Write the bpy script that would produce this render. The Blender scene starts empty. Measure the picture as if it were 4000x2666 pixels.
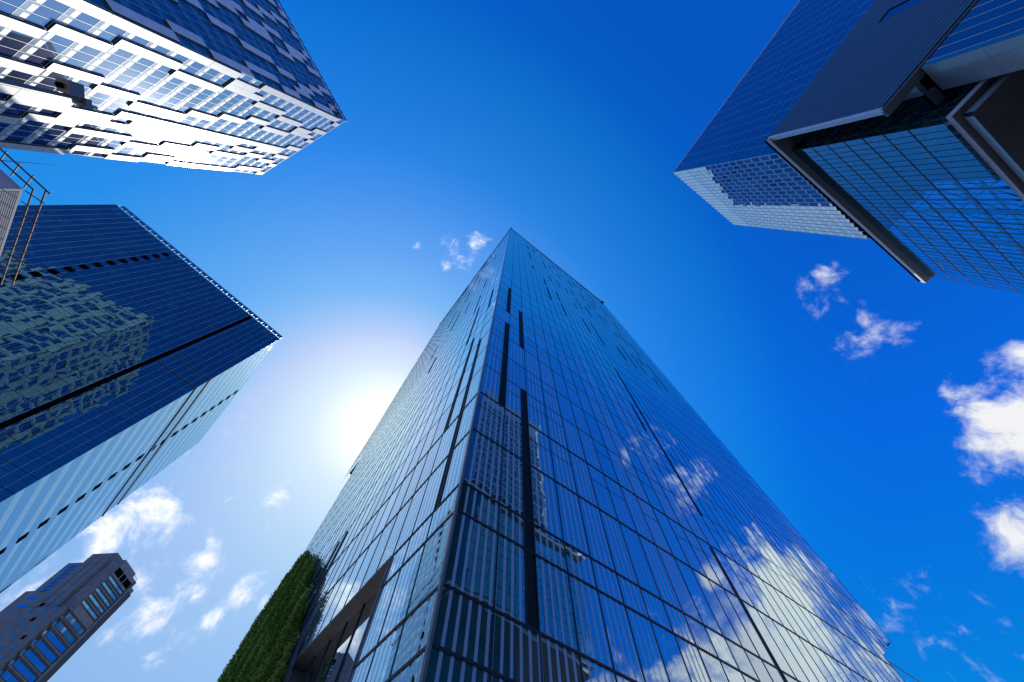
import bpy, bmesh, math, random
from math import radians as R_, sin, cos, pi
from mathutils import Vector, Matrix
random.seed(11)
sc = bpy.context.scene
COL = sc.collection

# ------------------------------------------------------------------ camera
FPX, CX, CY, ZX, ZY, EYE = 1395.0, 2000.0, 1333.0, 2016.0, 786.0, 1.6
zc = Vector((ZX - CX, -(ZY - CY), -FPX)).normalized()          # world up in camera axes
fw = Vector((0, -1, 0)); fw = (fw - fw.dot(zc) * zc).normalized()
xr = fw.cross(zc)
MC = Matrix((xr, fw, zc))                                        # camera axes -> world
cam = bpy.data.cameras.new('camera'); camo = bpy.data.objects.new('camera', cam); COL.objects.link(camo)
cam.sensor_width = 36; cam.lens = 36 * FPX / 4000; cam.clip_end = 6000; cam.clip_start = 0.05
camo.matrix_world = Matrix.Translation((0, 0, EYE)) @ MC.to_4x4()
sc.camera = camo

def ray(px, py):
    return MC @ Vector((px - CX, -(py - CY), -FPX)).normalized()

# ------------------------------------------------------------------ sun, sky
SAZ, SEL = 122.8, 50.0
SD = Vector((cos(R_(SAZ)) * cos(R_(SEL)), sin(R_(SAZ)) * cos(R_(SEL)), sin(R_(SEL))))
sun = bpy.data.lights.new('sun', 'SUN'); suno = bpy.data.objects.new('sun', sun); COL.objects.link(suno)
sun.energy = 4.0; sun.angle = R_(0.53); sun.color = (1, .95, .88)
suno.rotation_euler = SD.to_track_quat('Z', 'Y').to_euler()
sc.view_settings.view_transform = 'Standard'; sc.view_settings.look = 'None'
sc.view_settings.exposure = 0; sc.view_settings.gamma = 1

class NT:
    def __init__(s, tree): s.t = tree; s.n = tree.nodes; s.l = tree.links
    def __call__(s, typ, ins=None, **kw):
        nd = s.n.new(typ)
        for k, v in kw.items(): setattr(nd, k, v)
        for k, v in (ins or {}).items():
            if isinstance(v, bpy.types.NodeSocket): s.l.new(v, nd.inputs[k])
            else: nd.inputs[k].default_value = v
        return nd
    def m(s, op, a, b=0.0, c=0.0, clamp=False):
        nd = s('ShaderNodeMath', {0: a, 1: b, 2: c}, operation=op); nd.use_clamp = clamp; return nd.outputs[0]
    def v(s, op, a, b=(0, 0, 0)):
        nd = s('ShaderNodeVectorMath', {0: a, 1: b}, operation=op)
        return nd.outputs['Value'] if op in ('DISTANCE', 'DOT_PRODUCT', 'LENGTH') else nd.outputs[0]
    def mix(s, fac, a, b, bt='MIX'):
        nd = s('ShaderNodeMix', data_type='RGBA', blend_type=bt)
        for i, val in ((0, fac), (6, a), (7, b)):
            if isinstance(val, bpy.types.NodeSocket): s.l.new(val, nd.inputs[i])
            else: nd.inputs[i].default_value = val if i == 0 or len(val) == 4 else (*val, 1)
        return nd.outputs[2]
    def ramp(s, fac, stops, interp='LINEAR'):
        nd = s('ShaderNodeValToRGB', {0: fac}); cr = nd.color_ramp; cr.interpolation = interp
        while len(cr.elements) < len(stops): cr.elements.new(0.5)
        for e, (p, c) in zip(cr.elements, stops): e.position = p; e.color = (*c, 1)
        return nd.outputs[0]
    def rng(s, x, a, b, c=0.0, d=1.0, interp='LINEAR'):
        return s('ShaderNodeMapRange', {0: x, 1: a, 2: b, 3: c, 4: d}, interpolation_type=interp).outputs[0]

world = bpy.data.worlds.new('World'); sc.world = world; world.use_nodes = True
W = NT(world.node_tree); W.n.clear()
dirv = W('ShaderNodeTexCoord').outputs['Generated']
sky = W('ShaderNodeTexSky', sky_type='NISHITA', sun_disc=False, sun_elevation=R_(SEL), sun_rotation=R_(90 - SAZ))
sky.air_density = 1; sky.dust_density = .3; sky.ozone_density = 3
base = W.v('MINIMUM', W.v('MAXIMUM', W.v('ADD', W.v('MULTIPLY', sky.outputs[0], (2.1, .80, 2.3)), (-3.6, 0, 0)), (.02, 0, 0)), (2.1, 3.4, 7.4))
theta = W.m('MULTIPLY', W.m('ARCCOSINE', W.v('DOT_PRODUCT', dirv, tuple(SD))), 180 / pi)
K = 10.0   # the sky texture is bright: everything below is in its units and scaled by 0.1
glow = W.ramp(W.m('DIVIDE', theta, 70.0), [(t / 70, tuple(x / 4 for x in c)) for t, c in (
    (0, (1.25, 1.2, .9)), (3, (.98, .93, .68)), (6, (.70, .68, .40)), (9, (.50, .53, .28)), (14.5, (.32, .385, .23)), (20, (.20, .295, .19)), (26, (.125, .222, .165)),
    (34, (.058, .150, .11)), (40, (.020, .108, .085)), (46, (.010, .080, .055)), (52, (.003, .058, .03)), (58, (0, .014, .012)), (64, (0, 0, 0)))])
base = W.v('ADD', base, W.v('MULTIPLY', glow, (4 * K, 4 * K, 4 * K)))
# clouds: soft blobs by direction, broken up by noise
def pd(x, y): return ray(x * 1.7, y * 1.7)
def ad(az, el): return Vector((cos(R_(az)) * cos(R_(el)), sin(R_(az)) * cos(R_(el)), sin(R_(el))))
def rr(r): return r * 1.7 / FPX
CL = [(1045, 588, 40, 1.0), (1088, 570, 30, 1.1), (958, 560, 12, 1), (1025, 605, 28, 1), (1130, 598, 26, .85), (1050, 632, 24, .8), (1165, 605, 30, .5),
      (1890, 655, 44, .85), (1935, 690, 44, .7), (1998, 770, 42, .92), (2045, 782, 26, .82), (1925, 610, 24, .5),
      (2274, 930, 36, 1.4), (2325, 960, 48, 1.7), (2256, 1015, 24, 1.25), (2410, 980, 66, 1.7), (2364, 815, 18, 1.3),
      (2352, 1190, 24, 1.25), (2340, 1245, 20, 1.2), (2395, 1230, 42, 1.5), (2225, 1440, 60, .64), (2120, 1500, 62, .68), (2170, 1480, 55, .68),
      (300, 1195, 84, 1.05), (235, 1240, 70, .95), (335, 1160, 46, .9), (150, 1285, 80, .9), (345, 1385, 46, 1.1), (325, 1345, 36, 1.1),
      (400, 1375, 42, 1.1), (445, 1362, 36, 1.05), (462, 1290, 34, 1.1), (362, 1300, 20, 1), (572, 1372, 34, 1.05), (606, 1380, 24, .95),
      (470, 1432, 36, .9), (420, 1455, 22, .85), (540, 1150, 60, .56), (632, 1138, 28, .7), (574, 940, 34, .52), (342, 1522, 18, .95), (520, 1070, 20, .7),
      (270, 1440, 30, .8), (290, 1290, 22, .9)]
CLD = [(pd(a, b), rr(r), h) for a, b, r, h in CL]
CLD += [(ad(az, el), R_(r), h) for az, el, r, h in ((11, 17, 9, 1.9), (16.5, 22.5, 5.2, 1.9), (10, 24, 3.8, 1.6), (20.5, 25.5, 3.4, 1.6), (23, 16, 6, 1.5), (1, 20, 6, 1.4),
        (-75, 28, 8, .9), (-110, 16, 10, 1.0), (158, 36, 8, .9), (150, 30, 8, .9), (165, 24, 9, 1.0), (70, 20, 9, 1))]
mask = None
for c, r, h in CLD:
    d = W.v('DISTANCE', dirv, tuple(c))
    b = W.m('MULTIPLY_ADD', d, -h / (2 * r), h)
    mask = b if mask is None else W.m('MAXIMUM', mask, b)
warp = W.v('ADD', dirv, W.v('MULTIPLY', W.v('SUBTRACT', W('ShaderNodeTexNoise', {'Vector': dirv, 'Scale': 7.0, 'Detail': 3.0}).outputs['Color'], (.5, .5, .5)), (.09, .09, .09)))
nz = W('ShaderNodeTexNoise', {'Vector': warp, 'Scale': 16.0, 'Detail': 10.0, 'Roughness': .60, 'Lacunarity': 2.1}).outputs[0]
dens = W.m('ADD', W.m('MULTIPLY', W.m('SUBTRACT', nz, .5), 2.7), mask)
alpha = W.rng(dens, .55, 1.42, 0, 1, 'SMOOTHSTEP')
shade = W.rng(dens, .7, 1.6, .62, 1.0)
lightc = W.m('ADD', W.rng(theta, 15, 60, .35, 0), .92)
ccol = W.v('MULTIPLY', W.mix(W.rng(dens, .6, 1.25), (.62, .70, .98), (.97, .98, 1.0)), (K, K, K))
cs = W('ShaderNodeVectorMath', {0: ccol, 'Scale': lightc}, operation='SCALE').outputs[0]
up = W.rng(W('ShaderNodeSeparateXYZ', {0: dirv}).outputs[2], 0.02, 0.1)
col = W.mix(W.m('MULTIPLY', alpha, up), base, cs)
bg = W('ShaderNodeBackground', {'Color': col, 'Strength': .1})
W.l.new(bg.outputs[0], W('ShaderNodeOutputWorld').inputs[0])

# ------------------------------------------------------------------ materials
def mat(name):
    m = bpy.data.materials.new(name); m.use_nodes = True; T = NT(m.node_tree); T.n.clear(); return m, T
def finish(T, sh): T.l.new(sh, T('ShaderNodeOutputMaterial').inputs[0])

def plain(name, col, rough=.5, spec=.4, metal=0.0, var=.12, scale=1.5, bump=0.0, joint=None, coat=0.0):
    m, T = mat(name); pos = T('ShaderNodeNewGeometry').outputs['Position']
    nz = T('ShaderNodeTexNoise', {'Vector': pos, 'Scale': scale, 'Detail': 5.0}).outputs[0]
    at = T('ShaderNodeAttribute', attribute_name='rnd').outputs['Vector']
    k = T.m('ADD', T.rng(nz, .3, .7, 1 - var, 1 + var), T.m('MULTIPLY', T.m('SUBTRACT', T('ShaderNodeSeparateXYZ', {0: at}).outputs[0], .5), var))
    c = T('ShaderNodeVectorMath', {0: col, 'Scale': k}, operation='SCALE').outputs[0]
    p = T('ShaderNodeBsdfPrincipled', {'Base Color': c, 'Roughness': rough, 'Metallic': metal, 'Specular IOR Level': spec, 'Coat Weight': coat, 'Coat Roughness': .12})
    if bump:
        T.l.new(T('ShaderNodeBump', {'Height': nz, 'Strength': bump, 'Distance': .1}).outputs[0], p.inputs['Normal'])
    finish(T, p.outputs[0]); return m

def glass(name, inner, tint=(.9, .95, 1), ior=1.9, rough=.015, tilt=.012, wob=.006, wscale=.5, f0=.30, inner2=None, frit=False, fgrey=(.46, .54, .66), blind=None, seethrough=None, gain=1.0, cosk=None, lobe=0.0):
    m, T = mat(name); g = T('ShaderNodeNewGeometry')
    pos, nor = g.outputs['Position'], g.outputs['Normal']
    at = T('ShaderNodeAttribute', attribute_name='rnd').outputs['Vector']
    sx = T('ShaderNodeSeparateXYZ', {0: at})
    wn = T('ShaderNodeTexNoise', {'Vector': T.v('ADD', pos, T.v('MULTIPLY', at, (37, 53, 71))), 'Scale': wscale, 'Detail': 2.0}).outputs['Color']
    pv = T.v('ADD', T.v('MULTIPLY', T.v('SUBTRACT', at, (.5, .5, .5)), (tilt,) * 3), T.v('MULTIPLY', T.v('SUBTRACT', wn, (.5, .5, .5)), (wob * 2,) * 3))
    N = T.v('NORMALIZE', T.v('ADD', nor, pv))
    fr = T('ShaderNodeFresnel', {'IOR': ior, 'Normal': N}).outputs[0]
    fac = T.m('MULTIPLY', T.m('ADD', T.m('MULTIPLY', fr, 1 - f0), f0), gain, clamp=True)
    if cosk: fac = T.m('POWER', T.m('SUBTRACT', 1.0, T.m('ABSOLUTE', T.v('DOT_PRODUCT', N, g.outputs['Incoming'])), clamp=True), cosk)
    inn = T.mix(sx.outputs[1], inner, inner2 or inner)
    dif = T('ShaderNodeBsdfDiffuse', {'Color': inn})
    body = dif.outputs[0]
    if seethrough:
        tr = T('ShaderNodeBsdfTransparent', {'Color': (*seethrough, 1)})
        body = T('ShaderNodeMixShader', {0: .12, 1: tr.outputs[0], 2: body}).outputs[0]
    gl = T('ShaderNodeBsdfGlossy', {'Color': (*tint, 1), 'Roughness': rough, 'Normal': N}, distribution='BECKMANN')
    sh = T('ShaderNodeMixShader', {0: fac, 1: body, 2: gl.outputs[0]}).outputs[0]
    if lobe: sh = T('ShaderNodeMixShader', {0: lobe, 1: sh, 2: T('ShaderNodeBsdfGlossy', {'Color': (1, 1, 1, 1), 'Roughness': .15}).outputs[0]}).outputs[0]
    if frit:
        uv = T('ShaderNodeSeparateXYZ', {0: T('ShaderNodeUVMap', uv_map='UVMap').outputs[0]})
        period = T.m('ADD', .52, T.m('MULTIPLY', T.m('GREATER_THAN', sx.outputs[2], .7), -.24))
        st = T.m('LESS_THAN', T.m('FRACT', T.m('DIVIDE', T.m('ADD', uv.outputs[0], .08), period)), T.rng(sx.outputs[2], 0, 1, .30, .42))
        amt = T.ramp(sx.outputs[0], [(0, (.06,) * 3), (.30, (.10,) * 3), (.34, (.30,) * 3), (.6, (.42,) * 3), (.66, (.8,) * 3), (1, (.9,) * 3)])
        fade = T.rng(T('ShaderNodeSeparateXYZ', {0: pos}).outputs[2], 24, 80, 1, .06)
        ff = T.m('MULTIPLY', T.m('MULTIPLY', st, amt), fade)
        fb = T('ShaderNodeBsdfPrincipled', {'Base Color': (*fgrey, 1), 'Roughness': .25, 'Specular IOR Level': .8})
        sh = T('ShaderNodeMixShader', {0: ff, 1: sh, 2: fb.outputs[0]}).outputs[0]
    finish(T, sh); return m

M = {}
M['tower_glass'] = glass('tower_glass', (.008, .085, .095), tint=(.80, .96, 1), cosk=.74, tilt=.024, wob=.009, wscale=.6, frit=True, inner2=(.014, .12, .13))
M['tower_glass_plain'] = glass('tower_glass_plain', (.03, .04, .045), tint=(.9, .97, 1), f0=.5, ior=2.0, tilt=.004, wob=.002, wscale=.3)
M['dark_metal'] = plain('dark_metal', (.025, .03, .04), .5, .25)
M['grey_metal'] = plain('grey_metal', (.15, .155, .17), .4, .5)
M['slot'] = plain('slot', (.006, .007, .010), .6, .2)
M['soffit'] = plain('soffit', (.17, .16, .155), .5, .4)
M['white_panel'] = plain('white_panel', (.74, .75, .76), .36, .6, var=.09, scale=.5, coat=.22)
M['stream_glass'] = glass('stream_glass', (.008, .03, .06), tint=(.20, .52, .98), ior=1.9, tilt=.010, wob=.003, rough=.03, f0=.38, lobe=.045, inner2=(.02, .06, .10))
M['stream_spandrel'] = glass('stream_spandrel', (.46, .55, .57), tint=(.85, .95, 1), ior=1.6, tilt=.01, wob=.003, rough=.08, lobe=.035, inner2=(.62, .70, .70))
M['blind'] = plain('blind', (.78, .82, .82), .4, .5, var=.06)
M['white_line'] = plain('white_line', (.75, .76, .78), .4, .5)
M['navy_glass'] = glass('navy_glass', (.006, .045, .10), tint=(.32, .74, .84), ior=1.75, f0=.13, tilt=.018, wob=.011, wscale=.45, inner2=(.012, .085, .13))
M['stripe_glass'] = glass('stripe_glass', (.01, .05, .10), tint=(.42, .74, 1), f0=.4, ior=2.0, tilt=.004, wob=.002)
M['stripe_spandrel'] = glass('stripe_spandrel', (.20, .36, .45), tint=(.7, .9, 1), ior=1.8, f0=.3, tilt=.003, wob=.001, rough=.10)
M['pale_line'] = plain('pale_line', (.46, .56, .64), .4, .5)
M['black'] = plain('black', (.005, .005, .006), .95, .0)
M['hik_dark'] = glass('hik_dark', (.01, .045, .09), tint=(.62, .78, .95), ior=1.7, tilt=.03, wob=.004, inner2=(.012, .075, .15))
M['hik_light'] = glass('hik_light', (.01, .12, .28), tint=(.72, .92, 1), ior=1.8, f0=.35, tilt=.012, wob=.003, inner2=(.30, .48, .56))
M['hik_pale'] = glass('hik_pale', (.74, .84, .86), tint=(.92, 1, 1), ior=1.7, f0=.35, tilt=.01, wob=.003, inner2=(.80, .88, .88))
M['hik_line'] = plain('hik_line', (.72, .74, .78), .4, .5)
M['inner_dark'] = plain('inner_dark', (.012, .06, .06), .5, .3)
M['inner_wall'] = plain('inner_wall', (.03, .15, .22), .6, .3)
M['louvre'] = plain('louvre', (.085, .14, .20), .38, .5, var=.05, scale=.4)
M['visor_white'] = plain('visor_white', (.78, .76, .80), .3, .6, var=.04)
M['brown_metal'] = plain('brown_metal', (.125, .125, .13), .4, .5, var=.08)
M['atrium_glass'] = glass('atrium_glass', (.01, .06, .14), tint=(.34, .70, 1), ior=1.75, f0=.16, tilt=.014, wob=.006, seethrough=(.42, .74, .84))
M['atrium_dark'] = glass('atrium_dark', (.004, .035, .036), tint=(.3, .6, .6), ior=1.5, f0=.04, tilt=.02, wob=.006, seethrough=(.30, .55, .55))
M['steel_white'] = plain('steel_white', (.80, .84, .86), .4, .4)
M['core_blue'] = glass('core_blue', (.008, .035, .07), tint=(.5, .7, .85), ior=1.6, tilt=.006, wob=.012, wscale=.25)
M['core_panel'] = plain('core_panel', (.42, .46, .50), .25, .6, var=.04, coat=.3)
M['teal_glass'] = glass('teal_glass', (.01, .13, .14), tint=(.5, .8, .85), ior=1.5)
M['brown_stone'] = plain('brown_stone', (.22, .205, .20), .6, .35, var=.2, scale=.6)
M['brown_dark'] = plain('brown_dark', (.085, .08, .085), .6, .3, var=.10, scale=.35)
M['hotel_glass'] = glass('hotel_glass', (.01, .09, .22), tint=(.18, .60, 1), ior=2.4, tilt=.01, wob=.004)
M['hotel_glass_dim'] = glass('hotel_glass_dim', (.01, .06, .08), tint=(.6, .8, .85), ior=1.5, tilt=.03, wob=.004, inner2=(.08, .14, .15))
M['corrugated'] = plain('corrugated', (.50, .50, .52), .45, .4, var=.05)
M['rust'] = plain('rust', (.10, .055, .025), .6, .3, var=.5, scale=3)
M['asphalt'] = plain('asphalt', (.055, .055, .06), .85, .2, var=.25, scale=.8)
M['paving'] = plain('paving', (.28, .27, .25), .8, .2, var=.15, scale=.8)
M['lamp_metal'] = plain('lamp_metal', (.20, .19, .18), .35, .5, metal=.3)
for nme, c in (('letter_blue', (.03, .12, .65)), ('letter_red', (.65, .02, .03)), ('letter_yellow', (.75, .42, .01)), ('letter_green', (.02, .32, .06))): M[nme] = plain(nme, c, .35, .5, var=.02)
# leaves
m, T = mat('leaves'); at = T('ShaderNodeSeparateXYZ', {0: T('ShaderNodeAttribute', attribute_name='rnd').outputs['Vector']})
lc = T.ramp(at.outputs[0], [(0, (.03, .075, .015)), (.3, (.075, .17, .02)), (.6, (.17, .30, .045)), (1, (.38, .48, .19))])
pr = T('ShaderNodeBsdfDiffuse', {'Color': lc}); tl = T('ShaderNodeBsdfTranslucent', {'Color': lc})
finish(T, T('ShaderNodeMixShader', {0: .35, 1: pr.outputs[0], 2: tl.outputs[0]}).outputs[0]); M['leaves'] = m
M['vine'] = plain('vine', (.02, .03, .012), .8, .1, var=.4)

# ------------------------------------------------------------------ mesh helpers
class Face:
    """a vertical wall plane: s runs along it, n outwards, z up"""
    def __init__(f, p, az, n): f.p = Vector(p[:2]).to_3d(); f.u = Vector((cos(R_(az)), sin(R_(az)), 0)); f.n = Vector((n[0], n[1], 0)).normalized()
    def __call__(f, s, n, z): return f.p + f.u * s + f.n * n + Vector((0, 0, z))

class MB:
    def __init__(s): s.v = []; s.f = []; s.r = []; s.uv = []; s.mi = []
    def poly(s, pts, rnd=None, uv=None, mi=0):
        i = len(s.v); s.v += [tuple(p) for p in pts]; s.f.append(tuple(range(i, i + len(pts))))
        s.r.append(rnd or (random.random(), random.random(), random.random()))
        s.uv.append(uv or [(0, 0), (1, 0), (1, 1), (0, 1)][:len(pts)] + [(0, 0)] * max(0, len(pts) - 4)); s.mi.append(mi)
    def pane(s, F, s0, s1, z0, z1, n=0.0, rnd=None, mi=0):
        a, b, c, d = F(s0, n, z0), F(s1, n, z0), F(s1, n, z1), F(s0, n, z1)
        uv = [(0, 0), (s1 - s0, 0), (s1 - s0, z1 - z0), (0, z1 - z0)]
        if (b - a).cross(d - a).dot(F.n) < 0: a, b, c, d = b, a, d, c; uv = [uv[1], uv[0], uv[3], uv[2]]
        s.poly((a, b, c, d), rnd, uv, mi)
    def box(s, F, s0, s1, n0, n1, z0, z1, rnd=None, mi=0, skip=()):
        P = lambda a, b, c: F((s0, s1)[a], (n0, n1)[b], (z0, z1)[c])
        cen = F((s0 + s1) / 2, (n0 + n1) / 2, (z0 + z1) / 2)
        rnd = rnd or (random.random(), random.random(), random.random())
        for key, q in (('n0', ((0, 0, 0), (1, 0, 0), (1, 0, 1), (0, 0, 1))), ('n1', ((0, 1, 0), (1, 1, 0), (1, 1, 1), (0, 1, 1))),
                       ('s0', ((0, 0, 0), (0, 1, 0), (0, 1, 1), (0, 0, 1))), ('s1', ((1, 0, 0), (1, 1, 0), (1, 1, 1), (1, 0, 1))),
                       ('z0', ((0, 0, 0), (1, 0, 0), (1, 1, 0), (0, 1, 0))), ('z1', ((0, 0, 1), (1, 0, 1), (1, 1, 1), (0, 1, 1)))):
            if key in skip: continue
            p = [P(*k) for k in q]
            if (p[1] - p[0]).cross(p[3] - p[0]).dot((p[0] + p[2]) / 2 - cen) < 0: p.reverse()
            s.poly(p, rnd, None, mi)
    def prism(s, pts, z0, z1, mi=0, rnd=None):
        n = len(pts); ar = sum(pts[i][0] * pts[(i + 1) % n][1] - pts[(i + 1) % n][0] * pts[i][1] for i in range(n))
        if ar < 0: pts = pts[::-1]
        lo = [Vector((p[0], p[1], z0)) for p in pts]; hi = [Vector((p[0], p[1], z1)) for p in pts]
        s.poly(hi, rnd, None, mi); s.poly(lo[::-1], rnd, None, mi)
        for i in range(n): j = (i + 1) % n; s.poly((lo[i], lo[j], hi[j], hi[i]), rnd, None, mi)
    def tube(s, a, b, r, k=6, mi=0, r2=None):
        a, b = Vector(a), Vector(b); d = (b - a).normalized(); q = d.orthogonal().normalized(); w = d.cross(q); r2 = r if r2 is None else r2
        ra = [a + (q * cos(2 * pi * i / k) + w * sin(2 * pi * i / k)) * r for i in range(k)]; rb = [b + (q * cos(2 * pi * i / k) + w * sin(2 * pi * i / k)) * r2 for i in range(k)]
        rnd = (random.random(),) * 3
        for i in range(k): j = (i + 1) % k; s.poly((ra[i], ra[j], rb[j], rb[i]), rnd, None, mi)
        s.poly(ra[::-1], rnd, None, mi); s.poly(rb, rnd, None, mi)
    def build(s, name, mats, parent=None, label=None):
        org = Vector((0, 0, 0)); p = parent
        while p is not None: org += Vector(p.location); p = p.parent
        me = bpy.data.meshes.new(name); me.from_pydata([Vector(v) - org for v in s.v], [], s.f)
        uvl = me.uv_layers.new(name='UVMap'); ca = me.color_attributes.new('rnd', 'FLOAT_COLOR', 'CORNER')
        fu, fc = [], []
        for f, r, uv in zip(s.f, s.r, s.uv):
            for i in range(len(f)): fu += uv[i]; fc += (*r[:3], 1)
        me.uv_layers['UVMap'].data.foreach_set('uv', fu); me.color_attributes['rnd'].data.foreach_set('color', fc)
        me.polygons.foreach_set('material_index', s.mi)
        for mm in (mats if isinstance(mats, (list, tuple)) else [mats]): me.materials.append(M[mm])
        me.update()
        o = bpy.data.objects.new(name, me); COL.objects.link(o)
        if parent is not None: o.parent = parent
        if label: o['label'] = label
        return o

def thing(name, label, cat, loc, group=None):
    o = bpy.data.objects.new(name, None); COL.objects.link(o); o.location = loc
    o['label'] = label; o['category'] = cat
    if group: o['group'] = group
    return o
def tag(o, label, cat, group=None):
    o['label'] = label; o['category'] = cat
    if group: o['group'] = group
    return o
def rnd3(a=None): return (random.random() if a is None else a, random.random(), random.random())

# ------------------------------------------------------------------ ground
b = MB(); g = 900.0
b.poly([(-g, -g, 0), (g, -g, 0), (g, g, 0), (-g, g, 0)]); o = b.build('ground', 'paving'); o['kind'] = 'structure'
b = MB(); b.poly([(-20, -400, .004), (8, -400, .004), (8, -6, .004), (-20, -6, .004)]); o = b.build('road', 'asphalt'); o['kind'] = 'structure'

# ------------------------------------------------------------------ central glass tower
AC = R_(101.75); C = Vector((16 * cos(AC), 16 * sin(AC), 0)); HT = 231.0
FR = Face(C, 37.9, (sin(R_(37.9)), -cos(R_(37.9)))); FL = Face(C, 128.0, (-sin(R_(128)), cos(R_(128))))
tower = thing('glass_tower', 'tallest blue glass tower in the middle with striped panes and dark vertical slots', 'skyscraper', tuple(C))
zs = [0, 4.2, 10, 12.3, 16.35, 18.45, 23.85, 29.4, 35.1, 40.8, 46.95, 52.6, 58.4, 64.3, 70.3, 76.2, 83.9, 91.4]
while zs[-1] < HT - 7: zs.append(zs[-1] + 4.6)
zs.append(HT)
xR = [0, 2.85, 5.53, 8.05, 10.4, 12.7, 14.9, 17.1, 19.3, 21.5, 23.7, 25.9, 28.0, 30.4, 32.6, 34.8, 36.9, 38.9, 41.0, 43.0, 45.1, 47.3]
while xR[-1] < 74: xR.append(xR[-1] + 2.23)
xR[-1] = 76.4
xL = [0, 3.1, 5.75, 8.15, 10.5, 12.9, 15.25, 17.45, 19.6, 21.7, 23.9, 26.1]
while xL[-1] < 79: xL.append(xL[-1] + 2.24)
SL = 66.4                                       # below z = 88 the left side ends here
def build_curtain(F, xs, hole, nm):
    g, mu = MB(), MB()
    bayk = [random.random() for _ in xs]
    for j in range(len(zs) - 1):
        z0, z1 = zs[j], zs[j + 1]; rowk = random.random()
        for i in range(len(xs) - 1):
            s0, s1 = xs[i], xs[i + 1]; h = hole(s0, s1, z0, z1)
            if h is True: continue
            a = s0 + .04; e = s1 - .04
            k = random.random()
            amt = min(1, max(0, .55 * bayk[i] + .45 * k + (.12 if i < 9 and z1 < 60 else -.05)))
            if i == 0 or (i < 5 and z0 < 30): amt = max(amt, .7)
            rb = .2 if i < 8 else (.85 if bayk[i] > .5 else .3)
            if isinstance(h, tuple):
                g.poly([F(s0, 0, h[0]), F(s1, 0, h[1]), F(s1, 0, z1), F(s0, 0, z1)] if F is FR else [F(s1, 0, h[1]), F(s0, 0, h[0]), F(s0, 0, z1), F(s1, 0, z1)], (amt, random.random(), rb), [(0, 0), (s1 - s0, 0), (s1 - s0, 1), (0, 1)])
            else: g.pane(F, s0, s1, z0, z1, 0, (amt, random.random(), rb))
    return g, mu
def holeR(s0, s1, z0, z1):
    if s1 <= 65.4: return False
    zb = lambda s: 31.2 + (s - 66.2) * .478
    if z1 <= zb(s1): return True
    if z0 < zb(s1): return (max(z0, min(zb(s0), z1)), min(zb(s1), z1))
    return False
def holeL(s0, s1, z0, z1):
    if z1 <= 18.5 and s0 > 7.9 and s1 < 24.2: return True
    if s1 > SL + .5 and z1 < 88: return True
    return False
for F, xs, hole, nm in ((FR, xR, holeR, 'right'), (FL, xL, holeL, 'left')):
    g, mu = build_curtain(F, xs, hole, nm)
    fo = g.build('glass_facade', 'tower_glass', tower)
    for i, x in enumerate(xs):
        zb, zt = 0, HT
        if F is FR and x > 66.2: zb = 31.2 + (x - 66.2) * .478
        if F is FL and x > SL + .5: zb = 88
        if F is FL and 8.2 < x < 23.8: zb = 18.45
        w = .042 if i else .08
        mu.box(F, x - w, x + w, .003, .030, zb, zt, skip=('n0', 'z0', 'z1'))
    for j, z in enumerate(zs[1:], 1):
        e = xs[-1]
        if F is FR and z < 36: e = 65.4 if z < 31.2 else 66.2 + (z - 31.2) / .478
        if F is FL and z < 88: e = SL
        hh = .065 if z < 30 else .05
        segs = [(0.1, e)]
        if F is FL and z < 18.4: segs = [(.1, 8.1), (23.9, e)]
        for a, c2 in segs: mu.box(F, a, c2, .005, .022 if j > 7 else .05, z - hh, z + hh, skip=('n0', 's0', 's1'))
    # upper spandrel rails of the lower floors, staggered by bay
    for i in range(len(xs) - 1):
        for j in range(6, 17):
            if F is FR and random.random() < .5: mu.box(F, xs[i] + .06, xs[i + 1] - .06, .004, .02, zs[j + 1] - 2.1, zs[j + 1] - 2.05, skip=('n0', 's0', 's1'))
    mu.build('mullion_frame', 'dark_metal', fo)
# recessed dark ventilation slots
slotsR = [(2.12, 2.78, 29.5, 52.6), (2.12, 2.78, 58.5, 75.5), (4.78, 5.46, 47.0, 64.3), (4.78, 5.46, 12.35, 35.1), (30.02, 30.36, 4.2, 28.95), (32.6, 32.95, 34.7, 75), (30.42, 30.75, 50, 57.6)]
slotsL = [(2.5, 3.0, 18.55, 47.5), (5.15, 5.66, 29.4, 53), (7.65, 8.08, 55.5, 77.3), (2.55, 3.0, 63.5, 77), (29.0, 29.4, 79, 88), (29.1, 29.45, 19.5, 34.4), (31.35, 31.7, 20, 34.4), (26.7, 27.05, 10.1, 24), (10.0, 10.4, 79, 95)]
rs = random.Random(5)
for si, x in enumerate((12.2, 16.8, 21.5, 26.1, 30.7, 35.2, 39.6, 44.6, 49.4, 54, 58.4, 63)):
    z = 93 + rs.random() * 8
    while z < 222 - rs.random() * 22 and len(slotsR) < 72:
        L = 6 + rs.random() * 15; 
        if rs.random() < .85: slotsR.append((x - .42, x - .02, z, min(z + L, 226)))
        z += L + 4 + rs.random() * 17
for x in (10.4, 19.5, 28.3, 37.3):
    z = 96 + rs.random() * 14
    while z < 205 and len(slotsL) < 27:
        L = 8 + rs.random() * 14; slotsL.append((x - .45, x - .05, z, z + L)); z += L + 14 + rs.random() * 30
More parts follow.
